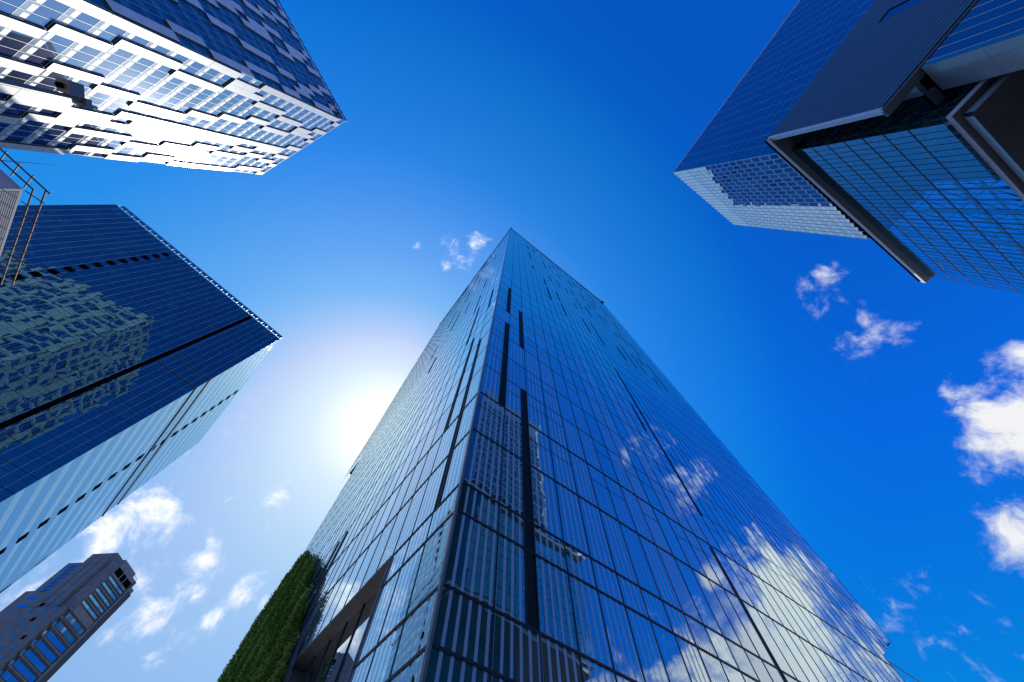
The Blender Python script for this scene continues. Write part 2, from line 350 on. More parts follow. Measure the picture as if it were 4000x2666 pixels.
for F, sl in ((FR, slotsR), (FL, slotsL)):
    for s0, s1, z0, z1 in sl:
        m_ = MB(); m_.pane(F, s0, s1, z0, z1, .035)                      # louvred blade field, just proud of the glass line
        m_.box(F, s0 - .04, s0, .0, .07, z0, z1, skip=('n0',), mi=1); m_.box(F, s1, s1 + .04, .0, .07, z0, z1, skip=('n0',), mi=1)
        m_.box(F, s0 - .04, s1 + .04, .0, .07, z1, z1 + .05, skip=('n0',), mi=1)
        for zf_ in zs:
            if z0 + .5 < zf_ < z1 - .5 and z1 < 80: m_.box(F, s0, s1, .036, .05, zf_ - .04, zf_ + .04, skip=('n0', 's0', 's1'), mi=1)
        m_.build('ventilation_slot', ['slot', 'dark_metal'], tower)
# corner post, roof, remaining walls
m_ = MB()
inner = [FR(1.7, -1.7, 0), FR(64, -1.6, 0), FR(64, -62, 0), FL(SL - .4, -1.6, 0)]
m_.prism(inner, 0, 31.1); up1 = [FR(1.7, -1.7, 0), FR(75.8, -1.6, 0), FR(75.8, -62, 0), FL(SL - .4, -1.6, 0)]
m_.prism(up1, 36.6, 88.0); m_.prism([FR(.7, -.7, 0), FR(76, -.7, 0), FR(76, -78, 0), FL(78.5, -.7, 0)], 88.3, HT - .4)
m_.prism([FR(1.7, -1.7, 0), FR(64, -1.7, 0), FR(64, -62, 0), FL(SL - .4, -1.7, 0)], 31.1, 36.6)
m_.build('tower_core', 'slot', tower)
m_ = MB()
FE = Face(FR(76.4, 0, 0), 127.9, (cos(R_(37.9)), sin(R_(37.9)))); FW_ = Face(FL(79.2, 0, 0), 37.9, (-sin(R_(37.9)), cos(R_(37.9))))
for F_, L_ in ((FE, 79), (FW_, 76)):
    x = 0; m_ = MB()
    while x < L_ - 1:
        for z in range(37 if F_ is FE else 89, 230, 6): m_.pane(F_, x, min(x + 4, L_), z, min(z + 6, HT), 0, (.1, random.random(), .5))
        x += 4
    m_.build('glass_facade', 'tower_glass', tower)
m_ = MB()
FS = Face(FL(SL, 0, 0), 37.9, (-sin(R_(37.9)), cos(R_(37.9))))
for x in range(0, 60, 3):
    for z in range(0, 88, 8): m_.pane(FS, x, x + 3, z, min(z + 8, 88), 0, (.1, random.random(), .5))
m_.build('glass_facade', 'tower_glass', tower)
m_ = MB(); m_.box(FR, -.12, .02, -.1, .13, 0, HT); m_.build('corner_post', 'grey_metal', tower)
m_ = MB(); m_.box(FR, -.1, 76.5, -.7, .22, HT, HT + .5); m_.box(FL, .75, 79.4, -.7, .22, HT + .003, HT + .503); m_.build('parapet', 'dark_metal', tower)
m_ = MB(); m_.box(FR, 76.3, 77.3, -.5, .7, HT + .51, HT + 2.6); m_.build('roof_light', 'black', tower)
m_ = MB(); m_.box(FR, -.3, .4, -.2, .5, HT + .51, HT + 1.6); m_.build('roof_light', 'black', tower)
# soffits
m_ = MB()
for i in range(5): m_.box(FL, 8.12 + i * 3.14, 8.12 + (i + 1) * 3.14 - .025, -1.0, .10, 18.36, 18.5)
m_.box(FL, 7.98, 8.1, -.95, .12, 0, 18.36); m_.box(FL, 23.85, 24.0, -.95, .12, 0, 18.36)
m_.build('window_surround', 'soffit', tower)
m_ = MB(); f2 = MB()
for i in range(6):
    a = 8.12 + i * 2.62
    m_.pane(FL, a, a + 2.62, 0, 18.36, -.86, (.0, .5, .5))
    f2.box(FL, a - .04, a + .04, -.855, -.78, 0, 18.36, skip=('n0',))
rg = m_.build('shop_window', 'tower_glass_plain', tower); f2.build('mullion_frame', 'dark_metal', rg)
m_ = MB(); zb = lambda s: 31.2 + (s - 66.2) * .478
m_.poly([FR(65.4, .0, zb(65.4)), FR(65.4, -9, zb(65.4)), FR(76.4, -9, zb(76.4)), FR(76.4, 0, zb(76.4))]); m_.poly([FR(65.4, 0, 0), FR(65.4, -9, 0), FR(65.4, -9, 31), FR(65.4, 0, 31)])
m_.box(FR, 65.4, 76.5, -.02, .12, 30, 30.01); m_.build('soffit', 'soffit', tower)
m_ = MB()
for i in range(16): m_.box(FR, 65.5 + i * .9, 65.5 + i * .9 + .78, -6.2, -5.9 + (i % 3) * .12, 0, 30.6 + i * .3)
m_.build('ribbed_wall', 'grey_metal', tower)
# ---- green wall on a trellis
gw = thing('green_wall', 'tall climbing plants covering the lower left side of the central tower', 'green wall', tuple(FL(40, 0, 0)))
outline = [(20.2, 0), (20.9, 16.8), (23.9, 21.1), (28.2, 27.0), (31.4, 28.4), (34.5, 33.1), (42, 38.5), (48, 43), (54.7, 47.2), (60.5, 49.3), (69.6, 43.0), (69.2, 0)]
def topz(s):
    for (a, za), (c2, zc2) in zip(outline[1:-1], outline[2:]):
        if a <= s <= c2: return za + (zc2 - za) * (s - a) / (c2 - a)
    return 0
m_ = MB(); rl = random.Random(3)
def clump(s, z): return .5 + .5 * sin(s * .9 + 1.3 * sin(z * .35)) * sin(z * .55 + s * .4)
for _ in range(95000):
    s = rl.uniform(20.6, 69.4); tz = topz(s) - .5 - 1.2 * abs(sin(s * 1.2)) + rl.gauss(0, .35); z = rl.uniform(0, max(.5, tz)) if s < 40 else rl.uniform(4, max(.5, tz))
    if rl.random() < .06: z = tz + rl.uniform(-.6, .2)
    ck = .5 * clump(s, z) + .5 * clump(s * 2.3 + 5, z * 1.9); n = .45 + ck * .40 + rl.random() ** 2 * .45
    if s < 24 + rl.random() * 2.5 and rl.random() < .5 and z < 14: continue
    c0 = FL(s, n, z); r = rl.uniform(.07, .20)
    d1 = Vector((rl.gauss(0, 1), rl.gauss(0, 1), rl.gauss(0, .6) - .5)).normalized(); d2 = d1.orthogonal().normalized(); d2.rotate(Matrix.Rotation(rl.uniform(0, 6.28), 3, d1))
    k = min(1, max(0, .10 + .42 * ck + rl.gauss(0, .17) + (.34 if sin(s * .8 + z * .12) > .55 else 0)))
    m_.poly([c0 - d1 * r, c0 + d2 * r * .55, c0 + d1 * r, c0 - d2 * r * .55], (k, 0, 0))
m_.build('foliage', 'leaves', gw)
m_ = MB()
for i in range(19):
    s0 = 21.4 + i * 2.5; m_.poly([FL(s0, .3, 0), FL(s0 + 2.5, .3, 0), FL(s0 + 2.5, .3, max(1, topz(min(s0 + 2.5, 69)) - 2.2)), FL(s0, .3, max(1, topz(s0) - 2.2))])
m_.build('stems', 'vine', gw)
m_ = MB()
for s in [20.2 + i * .55 for i in range(9)] + [26 + i * 3 for i in range(15)]: m_.tube(FL(s, .25, 0), FL(s, .25, max(15, topz(s) - .3)), .035)
for z in range(2, 16, 1): m_.tube(FL(20.2, .25, z), FL(24.5, .25, z), .025)
for z in range(16, 36, 2): m_.tube(FL(21 + (z - 16) * .8, .25, z), FL(26 + (z - 16) * .8, .25, z), .03)
m_.build('trellis', 'grey_metal', gw)

# ------------------------------------------------------------------ white stepped tower (upper left)
W1 = Vector((-53.65, -23.56, 0)); azW = 153.6; azV = -115.68; HW = 130.0
nW = (sin(R_(azW)), -cos(R_(azW)))
if Vector(nW).dot(-W1.xy) < 0: nW = (-nW[0], -nW[1])
nV = (sin(R_(azV)), -cos(R_(azV)))
if Vector(nV).dot(-W1.xy) < 0: nV = (-nV[0], -nV[1])
FWb, FWd = Face(W1, azW, nW), Face(W1, azV, nV)
wt = thing('office_tower', 'white and blue tower at upper left with staggered white strips, lit by the sun', 'skyscraper', tuple(W1))
fl = [130 - 3.45 * k for k in range(38)]
def white_face(F, width, seed, lines):
    rw = random.Random(seed); pit = 1.72; nc = int(width / pit) + (1 if width % pit > .3 else 0); pit = width / nc
    on = {}
    pos = [1, 4, 7, 10, 13, 16, 19, 22, 25, 28, 31]; pos = [p for p in pos if p < nc]
    left = [rw.choice((2, 3)) for _ in pos]; drift = [rw.choice((-1, 1)) for _ in pos]; segs = [[] for _ in pos]
    cur = [[p, 0] for p in pos]
    for k in range(len(fl) - 1):
        for q in range(len(pos)):
            left[q] -= 1
            if left[q] <= 0:
                segs[q].append((pos[q], cur[q][1], k)); step = drift[q] if rw.random() < .75 else -drift[q]
                base_ = 1 + 3 * q
                if abs(pos[q] + step - base_) > 2: step = -step; drift[q] = step
                np_ = pos[q] + step
                if np_ < 0 or np_ >= nc or any(np_ == p for r_, p in enumerate(pos) if r_ != q): np_ = pos[q]
                if np_ == pos[q]: cur[q] = [pos[q], k]
                pos[q] = np_; cur[q] = [np_, k]; left[q] = rw.choice((2, 2, 3, 3))
    for q in range(len(pos)): segs[q].append((pos[q], cur[q][1], len(fl) - 1))
    for q in segs:
        for c_, k0, k1 in q:
            for k in range(k0, k1): on[(c_, k)] = 1
    g = MB(); sp = g; ln = MB()
    for k in range(len(fl) - 1):
        z1, z0 = fl[k], fl[k + 1]
        for c_ in range(nc):
            s0, s1 = c_ * pit, (c_ + 1) * pit
            zm = z0 + 1.28; r3 = rnd3()
            g.pane(F, s0, s1, z0, zm, 0, r3, mi=1); g.pane(F, s0, s1, zm, z1, 0, r3)
            if lines and (c_, k) not in on: sp.pane(F, s0 + .38, s1 - .10, z0 + .62, zm - .06, .012, r3, mi=2)
    for c_ in range(nc + 1): ln.box(F, c_ * pit - .03, c_ * pit + .03, .004, .035, 0, HW, skip=('n0',))
    for z in fl: ln.box(F, 0, width, .006, .025, z - .025, z + .025, skip=('n0',))
    return g, sp, ln, [(c_ * pit, (c_ + 1) * pit, fl[k1], fl[k0]) for q in segs for c_, k0, k1 in q if k1 > k0]
allseg = []
FWe = Face(FWb(33.6, 0, 0), azV, FWb.u.xy)
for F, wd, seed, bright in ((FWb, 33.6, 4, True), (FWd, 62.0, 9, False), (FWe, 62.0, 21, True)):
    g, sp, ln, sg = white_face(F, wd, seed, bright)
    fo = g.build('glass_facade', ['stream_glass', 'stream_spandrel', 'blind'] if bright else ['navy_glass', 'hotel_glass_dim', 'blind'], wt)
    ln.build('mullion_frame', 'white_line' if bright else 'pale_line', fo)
    allseg += [(F, *q) for q in sg]
def seen(q):
    F, s0, s1, z0, z1 = q; c0 = F((s0 + s1) / 2, 0, (z0 + z1) / 2) - Vector((0, 0, EYE)); d = c0 @ MC if False else MC.transposed() @ c0
    x, y = CX - FPX * d[0] / d[2], CY + FPX * d[1] / d[2]
    if d[2] >= 0 or not (-250 < x < 4200 and -250 < y < 2900): return 0
    return (z1 - z0) / c0.length_squared * abs(F.n.dot(c0.normalized()))
allseg.sort(key=seen, reverse=True)
rest = MB()
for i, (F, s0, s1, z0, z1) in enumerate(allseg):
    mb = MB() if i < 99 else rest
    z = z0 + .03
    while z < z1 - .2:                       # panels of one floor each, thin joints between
        mb.pane(F, s0 + .01, s1 - .01, z, min(z + 3.43, z1 - .03), .30); mb.box(F, s0 + .01, s1 - .01, .0, .299, z, min(z + 3.43, z1 - .03), skip=('n0', 'n1'), mi=1); z += 3.45  # dark metal on the strip sides: their shade put into the colour
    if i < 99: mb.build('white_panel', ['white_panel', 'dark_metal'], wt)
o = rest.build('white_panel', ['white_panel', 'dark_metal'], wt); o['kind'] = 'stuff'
m_ = MB(); pr_ = [FWb(.1, -.1, 0), FWb(33.5, -.1, 0), FWe(61.9, -.1, 0), FWd(61.9, -.1, 0)]
m_.prism(pr_, 0, HW - .1); m_.build('tower_core', 'slot', wt)
m_ = MB(); m_.box(FWb, -.05, 33.65, -.4, .1, HW, HW + .35); m_.box(FWd, .42, 62, -.4, .1, HW + .002, HW + .352); m_.build('parapet', 'white_line', wt)
# glazed screen along the roof edge of the shaded side
m_ = MB(); f2 = MB()
for i in range(31): m_.pane(FWd, 2 * i, 2 * i + 1.95, HW + .36, HW + 2.2, .12, rnd3()); f2.box(FWd, 2 * i - .05, 2 * i + .03, .05, .2, HW + .36, HW + 2.3)
ps = m_.build('roof_screen', 'teal_glass', wt); f2.build('screen_post', 'white_line', ps)
# coloured letters
sg = thing('rooftop_sign', 'coloured letters on the top edge of the white stepped tower', 'sign', tuple(FWd(3.4, .6, 126.9)))
rightv = -FWd.u; xx = 0
for ch, mt, w_ in (('G', 'letter_blue', 1.15), ('o', 'letter_red', .92), ('o', 'letter_yellow', .92), ('g', 'letter_blue', .92), ('l', 'letter_green', .42), ('e', 'letter_red', .88)):
    cu = bpy.data.curves.new('letter', 'FONT'); cu.body = ch; cu.size = 2.0; cu.extrude = .16; cu.offset = .035
    tmp = bpy.data.objects.new('tmp_letter', cu); COL.objects.link(tmp)
    bpy.context.view_layer.update(); dg = bpy.context.evaluated_depsgraph_get(); me = bpy.data.meshes.new_from_object(tmp.evaluated_get(dg)); bpy.data.objects.remove(tmp)
    me.materials.clear(); me.materials.append(M[mt]); me.name = 'letter'
    lo = bpy.data.objects.new('letter', me); COL.objects.link(lo); lo.parent = sg
    rot = Matrix((rightv, Vector((0, 0, 1)), FWd.n)).transposed().to_4x4()
    lo.matrix_local = Matrix.Translation(rightv * (xx - 2.4)) @ rot; xx += w_ * 1.02

# ------------------------------------------------------------------ navy glass tower (left)
D1 = Vector((-84.61, 45.73, 0)); azA, azB, HD = -132.04, 134.5, 120.0
def outn(az, p):
    n = Vector((sin(R_(az)), -cos(R_(az))))
    return n if n.dot(-Vector(p[:2])) > 0 else -n
FDa, FDb = Face(D1, azA, outn(azA, D1)), Face(D1, azB, outn(azB, D1))
dt = thing('glass_tower', 'navy glass tower at left edge with column of black squares and pale striped side', 'skyscraper', tuple(D1))
g, ln, dk = MB(), MB(), MB(); zt = [HD - 3.3 * k for k in range(37)]
x = 0; xs = []
while x < 61.5: xs.append(x); x += 1.74
for k in range(36):
    for i in range(len(xs) - 1): g.pane(FDa, xs[i], xs[i + 1], zt[k + 1], zt[k], 0, (random.random(), random.random() ** 3, random.random()))
for x in xs: ln.box(FDa, x - .03, x + .03, .003, .04, 0, HD, skip=('n0',))
for z in zt: dk.box(FDa, 0, 61, .002, .015, z - .05, z + .05, skip=('n0',)); dk.box(FDa, 0, 61, .002, .012, z - 1.15, z - 1.1, skip=('n0',))
fo = g.build('glass_facade', 'navy_glass', dt); ln.build('mullion_frame', 'pale_line', fo); dk.build('floor_line', 'dark_metal', fo)
m_ = MB(); m_.box(FDa, 11.0, 12.0, .0, .14, 0, HD - .3, skip=('n0',)); m_.build('recessed_slot', 'black', dt)
z = 117.4
while z > 30:
    m_ = MB(); m_.box(FDa, 40.0, 41.5, .0, .13, z - 1.5, z, skip=('n0',)); m_.build('vent_panel', 'black', dt); z -= 3.3
g, sp, ln = MB(), MB(), MB(); ztb = [HD - 3.62 * k for k in range(34)]
for k in range(33):
    for i in range(36):
        s0 = i * 1.75; r3 = rnd3()
        w = 54.2 if ztb[k] > 84 else 54.2
        if ztb[k + 1] < 0: continue
        g.pane(FDb, s0, s0 + 1.75, ztb[k + 1], ztb[k + 1] + 1.35, 0, r3, mi=1); g.pane(FDb, s0, s0 + 1.75, ztb[k + 1] + 1.35, ztb[k], 0, r3)
for i in range(37): ln.box(FDb, i * 1.75 - .012, i * 1.75 + .012, .003, .006, 0, HD, skip=('n0',))
fo = g.build('glass_facade', ['stripe_glass', 'stripe_spandrel'], dt); ln.build('mullion_frame', 'dark_metal', fo)
z = 118.0
while z > 20:
    m_ = MB(); m_.box(FDb, 27.2, 29.2, .0, .12, z - 1.65, z, skip=('n0',)); m_.build('vent_panel', 'black', dt); z -= 3.62
m_ = MB()
for z in (88.6, 84.0):
    m_.box(FDa, 0.0, 11.0, .0, .12, z - .1, z + .1, skip=('n0',)); m_.box(FDb, -.12, 63.4, .0, .22, z - .16, z + .16, skip=('n0',))
m_.build('ledge', 'brown_metal', dt)
m_ = MB(); m_.prism([FDa(.1, -.1, 0), FDa(60.9, -.1, 0), FDa(60.9, -50, 0), FDb(62.9, -.1, 0)], 0, HD - .1); m_.build('tower_core', 'slot', dt)
m_ = MB(); f2 = MB()
for i in range(30): m_.pane(FDa, 2 * i + .05, 2 * i + 1.95, HD + .1, HD + 1.7, .25, rnd3())
for i in range(61): f2.box(FDa, i * 1.0, i * 1.0 + .06, .1, .24, HD + .1, HD + .9)
f2.box(FDa, 0, 61, .2, .26, HD + 1.7, HD + 1.78)
ps = m_.build('roof_screen', 'teal_glass', dt); f2.build('screen_post', 'white_line', ps)

# ------------------------------------------------------------------ blue tower (right, behind)
S1 = Vector((53.89, -8.9, 0)); azSB, azSA, HS, HS0 = 34.9, -56.9, 137.0, 82.0
FSb, FSa = Face(S1, azSB, outn(azSB, S1)), Face(S1, azSA, outn(azSA, S1))
st = thing('glass_tower', 'blue glass tower at right with pale lower side, rising behind the louvred block', 'skyscraper', tuple(S1 + Vector((0, 0, 0))))
g, ln, dk = MB(), MB(), MB(); zt = [HS - 3.1 * k for k in range(18)]
for k in range(17):
    for i in range(38):
        s0 = i * 1.46
        if zt[k + 1] < 0: continue
        g.pane(FSa, s0, s0 + 1.46, zt[k + 1], zt[k] - 1.1, 0, (random.random(), random.random() ** 2, random.random())); g.pane(FSa, s0, s0 + 1.46, zt[k] - 1.1, zt[k], 0, (random.random(), .1 + .4 * random.random(), random.random()))
for i in range(20): ln.box(FSa, i * 2.92 - .025, i * 2.92 + .025, .003, .02, HS0, HS, skip=('n0',))
for z in zt: dk.box(FSa, 0, 55.5, .002, .015, z - .04, z + .04, skip=('n0',))
fo = g.build('glass_facade', 'hik_dark', st); ln.build('mullion_frame', 'pale_line', fo); dk.build('floor_line', 'dark_metal', fo)
g, ln, pp = MB(), MB(), MB()
for k in range(17):
    if zt[k + 1] < 0: continue
    for i in range(20):
        s0 = i * 1.4875; dd = .0
        pale = i < 20 and k < 3
        z0, z1 = zt[k + 1], zt[k]; zm = z0 + .7; a1, nb = s0 + 1.14, .34
        def fold(p0, n0_, p1, n1_, lo, hi, r3, mi):
            pts = [FSb(p0, n0_, lo), FSb(p1, n1_, lo), FSb(p1, n1_, hi), FSb(p0, n0_, hi)]
            if (pts[1] - pts[0]).cross(pts[3] - pts[0]).dot(FSb.n) < 0: pts = [pts[1], pts[0], pts[3], pts[2]]
            g.poly(pts, r3, None, mi)
        r3 = (random.random(), random.choice((0, .1, .2, .5)), random.random())
        fold(s0, .02, a1, nb, zm, z1, r3, 1 if pale else 0); fold(s0, .02, a1, nb, z0, zm, rnd3(), 1)
        fold(a1, nb, s0 + 1.4875, .02, z0, z1, (.5, .3, .5), 0)
for i in range(21): ln.box(FSb, i * 1.4875 - .40, i * 1.4875 - .28, .28, .39, HS0, HS, skip=('n0',))
for z in zt:
    pass
fo = g.build('glass_facade', ['hik_light', 'hik_pale'], st); ln.build('mullion_frame', 'hik_line', fo); dk.build('floor_line', 'dark_metal', fo)
m_ = MB(); m_.prism([FSa(.1, -.15, 0), FSa(55.3, -.15, 0), FSa(55.3, -29, 0), FSb(29.6, -.15, 0)], HS0, HS - .1); m_.build('tower_core', 'slot', st)
m_ = MB(); m_.prism([FSa(12, -.15, 0), FSa(55.3, -.15, 0), FSa(55.3, -29, 0), FSa(12, -29, 0)], 0, HS0 - .1); m_.build('lower_core', 'inner_wall', st)
m_ = MB(); m_.box(FSa, -.05, 55.5, -.3, .12, HS, HS + .3); m_.box(FSb, .35, 29.8, -.3, .12, HS + .002, HS + .302); m_.build('parapet', 'hik_line', st)

# ------------------------------------------------------------------ louvred block with glazed atrium (right, in front)
V0 = Vector((49.12, -11.12, 0)); azGB, azGA = 34.03, -58.0; ZT, ZB = 81.6, 58.0
FGb, FGa = Face(V0, azGB, outn(azGB, V0)), Face(V0, azGA, outn(azGA, V0))
gt = thing('atrium_building', 'dark louvred block at upper right with a framed glass atrium and projecting roof edge', 'building', tuple(V0))
m_ = MB(); zz = ZB + .55; bh = .745
while zz < ZT - .1:
    for j in range(13): m_.box(FGa, .5 + j * 4.6, .5 + (j + 1) * 4.6 - .012, -.3, .0, zz, min(zz + bh - .10, ZT), skip=('n0',))
    zz += bh
m_.build('louvre_wall', 'louvre', gt)
m_ = MB(); m_.box(FGa, .45, 60, -1.2, -.32, ZB + .02, ZT - .02); m_.build('wall_backing', 'black', gt)
# window frame lines
m_ = MB(); m_.box(FGa, 18.42, 20.12, .0, .03, 62, 74.8, skip=('n0',)); m_.build('wall_window', 'core_blue', gt)
m_ = MB(); m_.box(FGa, 18.3, 20.25, .0, .12, 74.8, 74.98); m_.box(FGa, 20.12, 20.25, .0, .12, 62, 74.8); m_.build('window_frame', 'black', gt)
# jamb and bottom trim
m_ = MB()
for j in range(9):
    m_.box(FGb, 0.0, .26, -.55, .02, ZB + j * 2.62, ZB + (j + 1) * 2.62 - .02); m_.box(FGb, .34, .80, -.6, -.03, ZB + j * 2.62, ZB + (j + 1) * 2.62 - .02)
m_.build('jamb', 'visor_white', gt)
m_ = MB(); m_.box(FGb, .25, .35, -.6, -.12, ZB, ZT); m_.box(FGa, .5, 60, -.02, .05, ZB + .35, ZB + .54); m_.build('shadow_gap', 'black', gt)
m_ = MB()
for j in range(14): m_.box(FGa, .0 + j * 4.3, (j + 1) * 4.3 - .02, -1.35, .0, ZB - .05, ZB + .35)
m_.build('soffit_trim', 'brown_metal', gt)
# projecting roof edge (visor)
m_ = MB(); vs = 50.25
for j in range(12):
    a, c2 = .82 + j * 4.12, .82 + (j + 1) * 4.12 - .02
    m_.box(FGb, a, min(c2, vs), -2.3, .22, ZT - .84, ZT - .6)
m_.build('visor_soffit', 'brown_metal', gt)
m_ = MB(); m_.box(FGb, .0, vs, .225, .36, ZT - .88, ZT - .02); m_.build('visor_edge', 'visor_white', gt)
m_ = MB(); m_.box(FGb, .0, vs - .6, -2.0, .62, ZT, ZT + .12); m_.build('visor_cap', 'black', gt)
# atrium glass
ng, s0g, s1g, zg0, zg1 = -.85, 5.3, 49.3, 54.2, ZT - .86
rowz = [zg1, 75.8, 72.4, 69.0, 65.6, 62.2, 58.6, zg0]
g, ln, hz = MB(), MB(), MB(); x = s0g; xs = []
while x < s1g + .1: xs.append(x); x += 1.22
for r0, r1 in zip(rowz, rowz[1:]):
    for i in range(len(xs) - 1): g.pane(FGb, xs[i], xs[i + 1], r1, r0, ng, rnd3())
fo = g.build('atrium_glass', 'atrium_glass', gt)
for x in xs: ln.box(FGb, x - .03, x + .03, ng + .003, ng + .035, zg0, zg1, skip=('n0',))
ln.build('mullion_frame', 'dark_metal', fo)
for z in rowz[1:-1]: hz.box(FGb, s0g, s1g + .5, ng + .006, ng + .05, z - .06, z + .06, skip=('n0',))
hz.build('transom', 'rust', fo)
FGs = Face(FGb(s0g, ng, 0), azGB - 90 if True else 0, -FGb.u)
if FGs.u.dot(FGb.n) > 0: FGs.u = -FGs.u
g, ln = MB(), MB(); rz = [zg1, 78.2, 74.4, 70.6, 66.8, 63, 59, zg0]
for r0, r1 in zip(rz, rz[1:]):
    for i in range(4): g.pane(FGs, i * 1.6, (i + 1) * 1.6, r1, r0, 0, rnd3())
fo = g.build('side_glass', 'atrium_dark', gt)
for i in range(5): ln.box(FGs, i * 1.6 - .04, i * 1.6 + .04, .003, .07, zg0, zg1, skip=('n0',))
for z in rz[1:-1]: ln.box(FGs, 0, 6.4, .005, .09, z - .07, z + .07, skip=('n0',))
ln.build('mullion_frame', 'dark_metal', fo)
m_ = MB(); m_.box(FGs, 6.4, 30, -.4, .0, 40, zg1); m_.build('end_wall', 'black', gt)
m_ = MB(); zq = [zg0 + .5 + k * 3.3 for k in range(9)]
for k in range(8):
    for a, c2 in ((.5, 3.1), (3.1, 5.9)):
        m_.tube(FGs(a, -.7, zq[k]), FGs(c2, -.7, zq[k + 1]), .07); m_.tube(FGs(c2, -.7, zq[k]), FGs(a, -.7, zq[k + 1]), .07); m_.tube(FGs(a, -.7, zq[k]), FGs(c2, -.7, zq[k]), .09)
for a in (.5, 3.1, 5.9): m_.tube(FGs(a, -.7, zg0), FGs(a, -.7, zg1), .12)
m_.build('side_truss', 'steel_white', gt)
# white steel trusses behind the glass
tx = [s0g + 1.2 + i * 3.0 for i in range(15)]; lv = [79.2, 75.8, 72.4, 69, 65.6, 62.2, 58.8, 55.2]
m_ = MB(); q = 0
for i, x in enumerate(tx):
    m_.tube(FGb(x, -2.9, zg0), FGb(x, -2.9, 80.2), .16)
    for z in lv: m_.tube(FGb(x, -2.9, z), FGb(x, -1.7, z), .05)
for z in lv: m_.tube(FGb(s0g + .6, -2.9, z), FGb(s1g - .4, -2.9, z), .17)
for i in range(len(tx) - 1):
    for j in range(len(lv) - 1):
        a, c2 = (lv[j], lv[j + 1]) if (i + j) % 2 else (lv[j + 1], lv[j]); m_.tube(FGb(tx[i], -2.9, a), FGb(tx[i + 1], -2.9, c2), .10)
for i, x in enumerate(tx):
    for j in range(len(lv) - 1): m_.tube(FGb(x, -2.9, lv[j]), FGb(x, -1.75, lv[j + 1]), .045)
for x in tx[::2]: m_.tube(FGb(x, -2.9, 80.2), FGb(x, -9, 80.2), .14); m_.tube(FGb(x, -9, 80.2), FGb(x, -9, zg0), .14)
m_.build('steel_truss', 'steel_white', gt)
m_ = MB(); m_.box(FGb, 1.2, 33, -12, -2.31, ZT - .42, ZT - .12); m_.build('atrium_roof', 'inner_wall', gt)
# ceiling lights seen through the glass
rl = random.Random(8)
for i in range(14):
    m_ = MB(); x = rl.uniform(9, 46); z = rl.uniform(56, 70); m_.box(FGb, x, x + .5, -2.2, -1.9, z, z + .14); m_.build('interior_light', 'steel_white', gt)
# lower frame and canopy
m_ = MB(); lipn, lips, rn, rs_ = -1.34, 4.87, -2.28, 6.03
for j in range(14):
    a = lips + .1 + j * 3.3; m_.box(FGb, a, a + 3.285, rn - .3, lipn - .1, zg0 - .6, zg0 - .1)
for j in range(8): m_.box(FGb, lips + .1, rs_ + .3, rn - .32 - (j + 1) * 3.3, rn - .335 - j * 3.3, zg0 - .6, zg0 - .1)
m_.build('canopy_frame', 'brown_metal', gt)
m_ = MB(); m_.box(FGb, lips, s1g, lipn - .098, lipn, zg0 - .64, zg0 - .03); m_.box(FGb, lips, lips + .098, -26, lipn - .1, zg0 - .64, zg0 - .03); m_.build('canopy_edge', 'visor_white', gt)
# rounded fascia stepping down to the boarded soffit
m_ = MB(); zc0, zc1 = zg0 - .6, zg0 - 2.0
for j in range(13):
    a, c2 = rs_ + (0 if j == 0 else j * 3.3), rs_ + (j + 1) * 3.3 - .02
    for q in range(6):
        t0, t1 = q / 6 * pi / 2, (q + 1) / 6 * pi / 2
        n0_, n1_ = rn + .42 * (1 - cos(t0)) * 0 + .0 - .0 + .40 * sin(t0), rn + .40 * sin(t1); z0_, z1_ = zc1 + (zc0 - zc1) * cos(t0), zc1 + (zc0 - zc1) * cos(t1)
        m_.poly([FGb(a, n1_, z1_), FGb(c2, n1_, z1_), FGb(c2, n0_, z0_), FGb(a, n0_, z0_)])
for j in range(8):
    b0, b1 = rn - j * 3.3, rn - (j + 1) * 3.3 + .02
    for q in range(6):
        t0, t1 = q / 6 * pi / 2, (q + 1) / 6 * pi / 2
        m_.poly([FGb(rs_ - .38 * sin(t1), b0, zc1 + (zc0 - zc1) * cos(t1)), FGb(rs_ - .38 * sin(t1), b1, zc1 + (zc0 - zc1) * cos(t1)), FGb(rs_ - .38 * sin(t0), b1, zc1 + (zc0 - zc1) * cos(t0)), FGb(rs_ - .38 * sin(t0), b0, zc1 + (zc0 - zc1) * cos(t0))])
m_.build('canopy_fascia', 'core_panel', gt)
m_ = MB()
for j in range(28): m_.box(FGb, rs_ - .38 + j * 1.62, rs_ - .38 + j * 1.62 + 1.595, -26, rn + .38, zc1 - .06, zc1)
m_.box(FGb, rs_ - .2, s1g - .5, -25.8, rn + .2, zc1 + .05, zc1 + .2)
m_.build('canopy_soffit', 'brown_dark', gt)
# inner core below the louvred block
K0 = Vector((52.0, -15.7, 0)); FKa, FKb = Face(K0, azGA, FGa.n.xy), Face(K0, azGB, FGb.n.xy)
g, ln = MB(), MB()
for i in range(18):
    for k in range(15): g.pane(FKa, .7 + i * 3.1, .7 + (i + 1) * 3.1, 57.6 - 4 * (k + 1), 57.6 - 4 * k, 0, rnd3())
fo = g.build('core_glass', 'core_blue', gt)
for i in range(38): ln.box(FKa, .7 + i * 1.55 - .03, .7 + i * 1.55 + .03, .004, .07, 0, 57.6, skip=('n0',))
ln.build('mullion_frame', 'hik_line', fo)
m_ = MB(); m_.box(FKa, .05, .65, -.4, .02, 0, 57.6); m_.build('corner_glass', 'teal_glass', gt)
m_ = MB()
for i in range(3):
    for k in range(9): m_.box(FKb, i * 1.48 + .012, (i + 1) * 1.48 - .012, -.4, .0, 57.6 - 6.4 * (k + 1) + .03, 57.6 - 6.4 * k, skip=('n0',))
m_.build('core_panel', 'core_panel', gt)
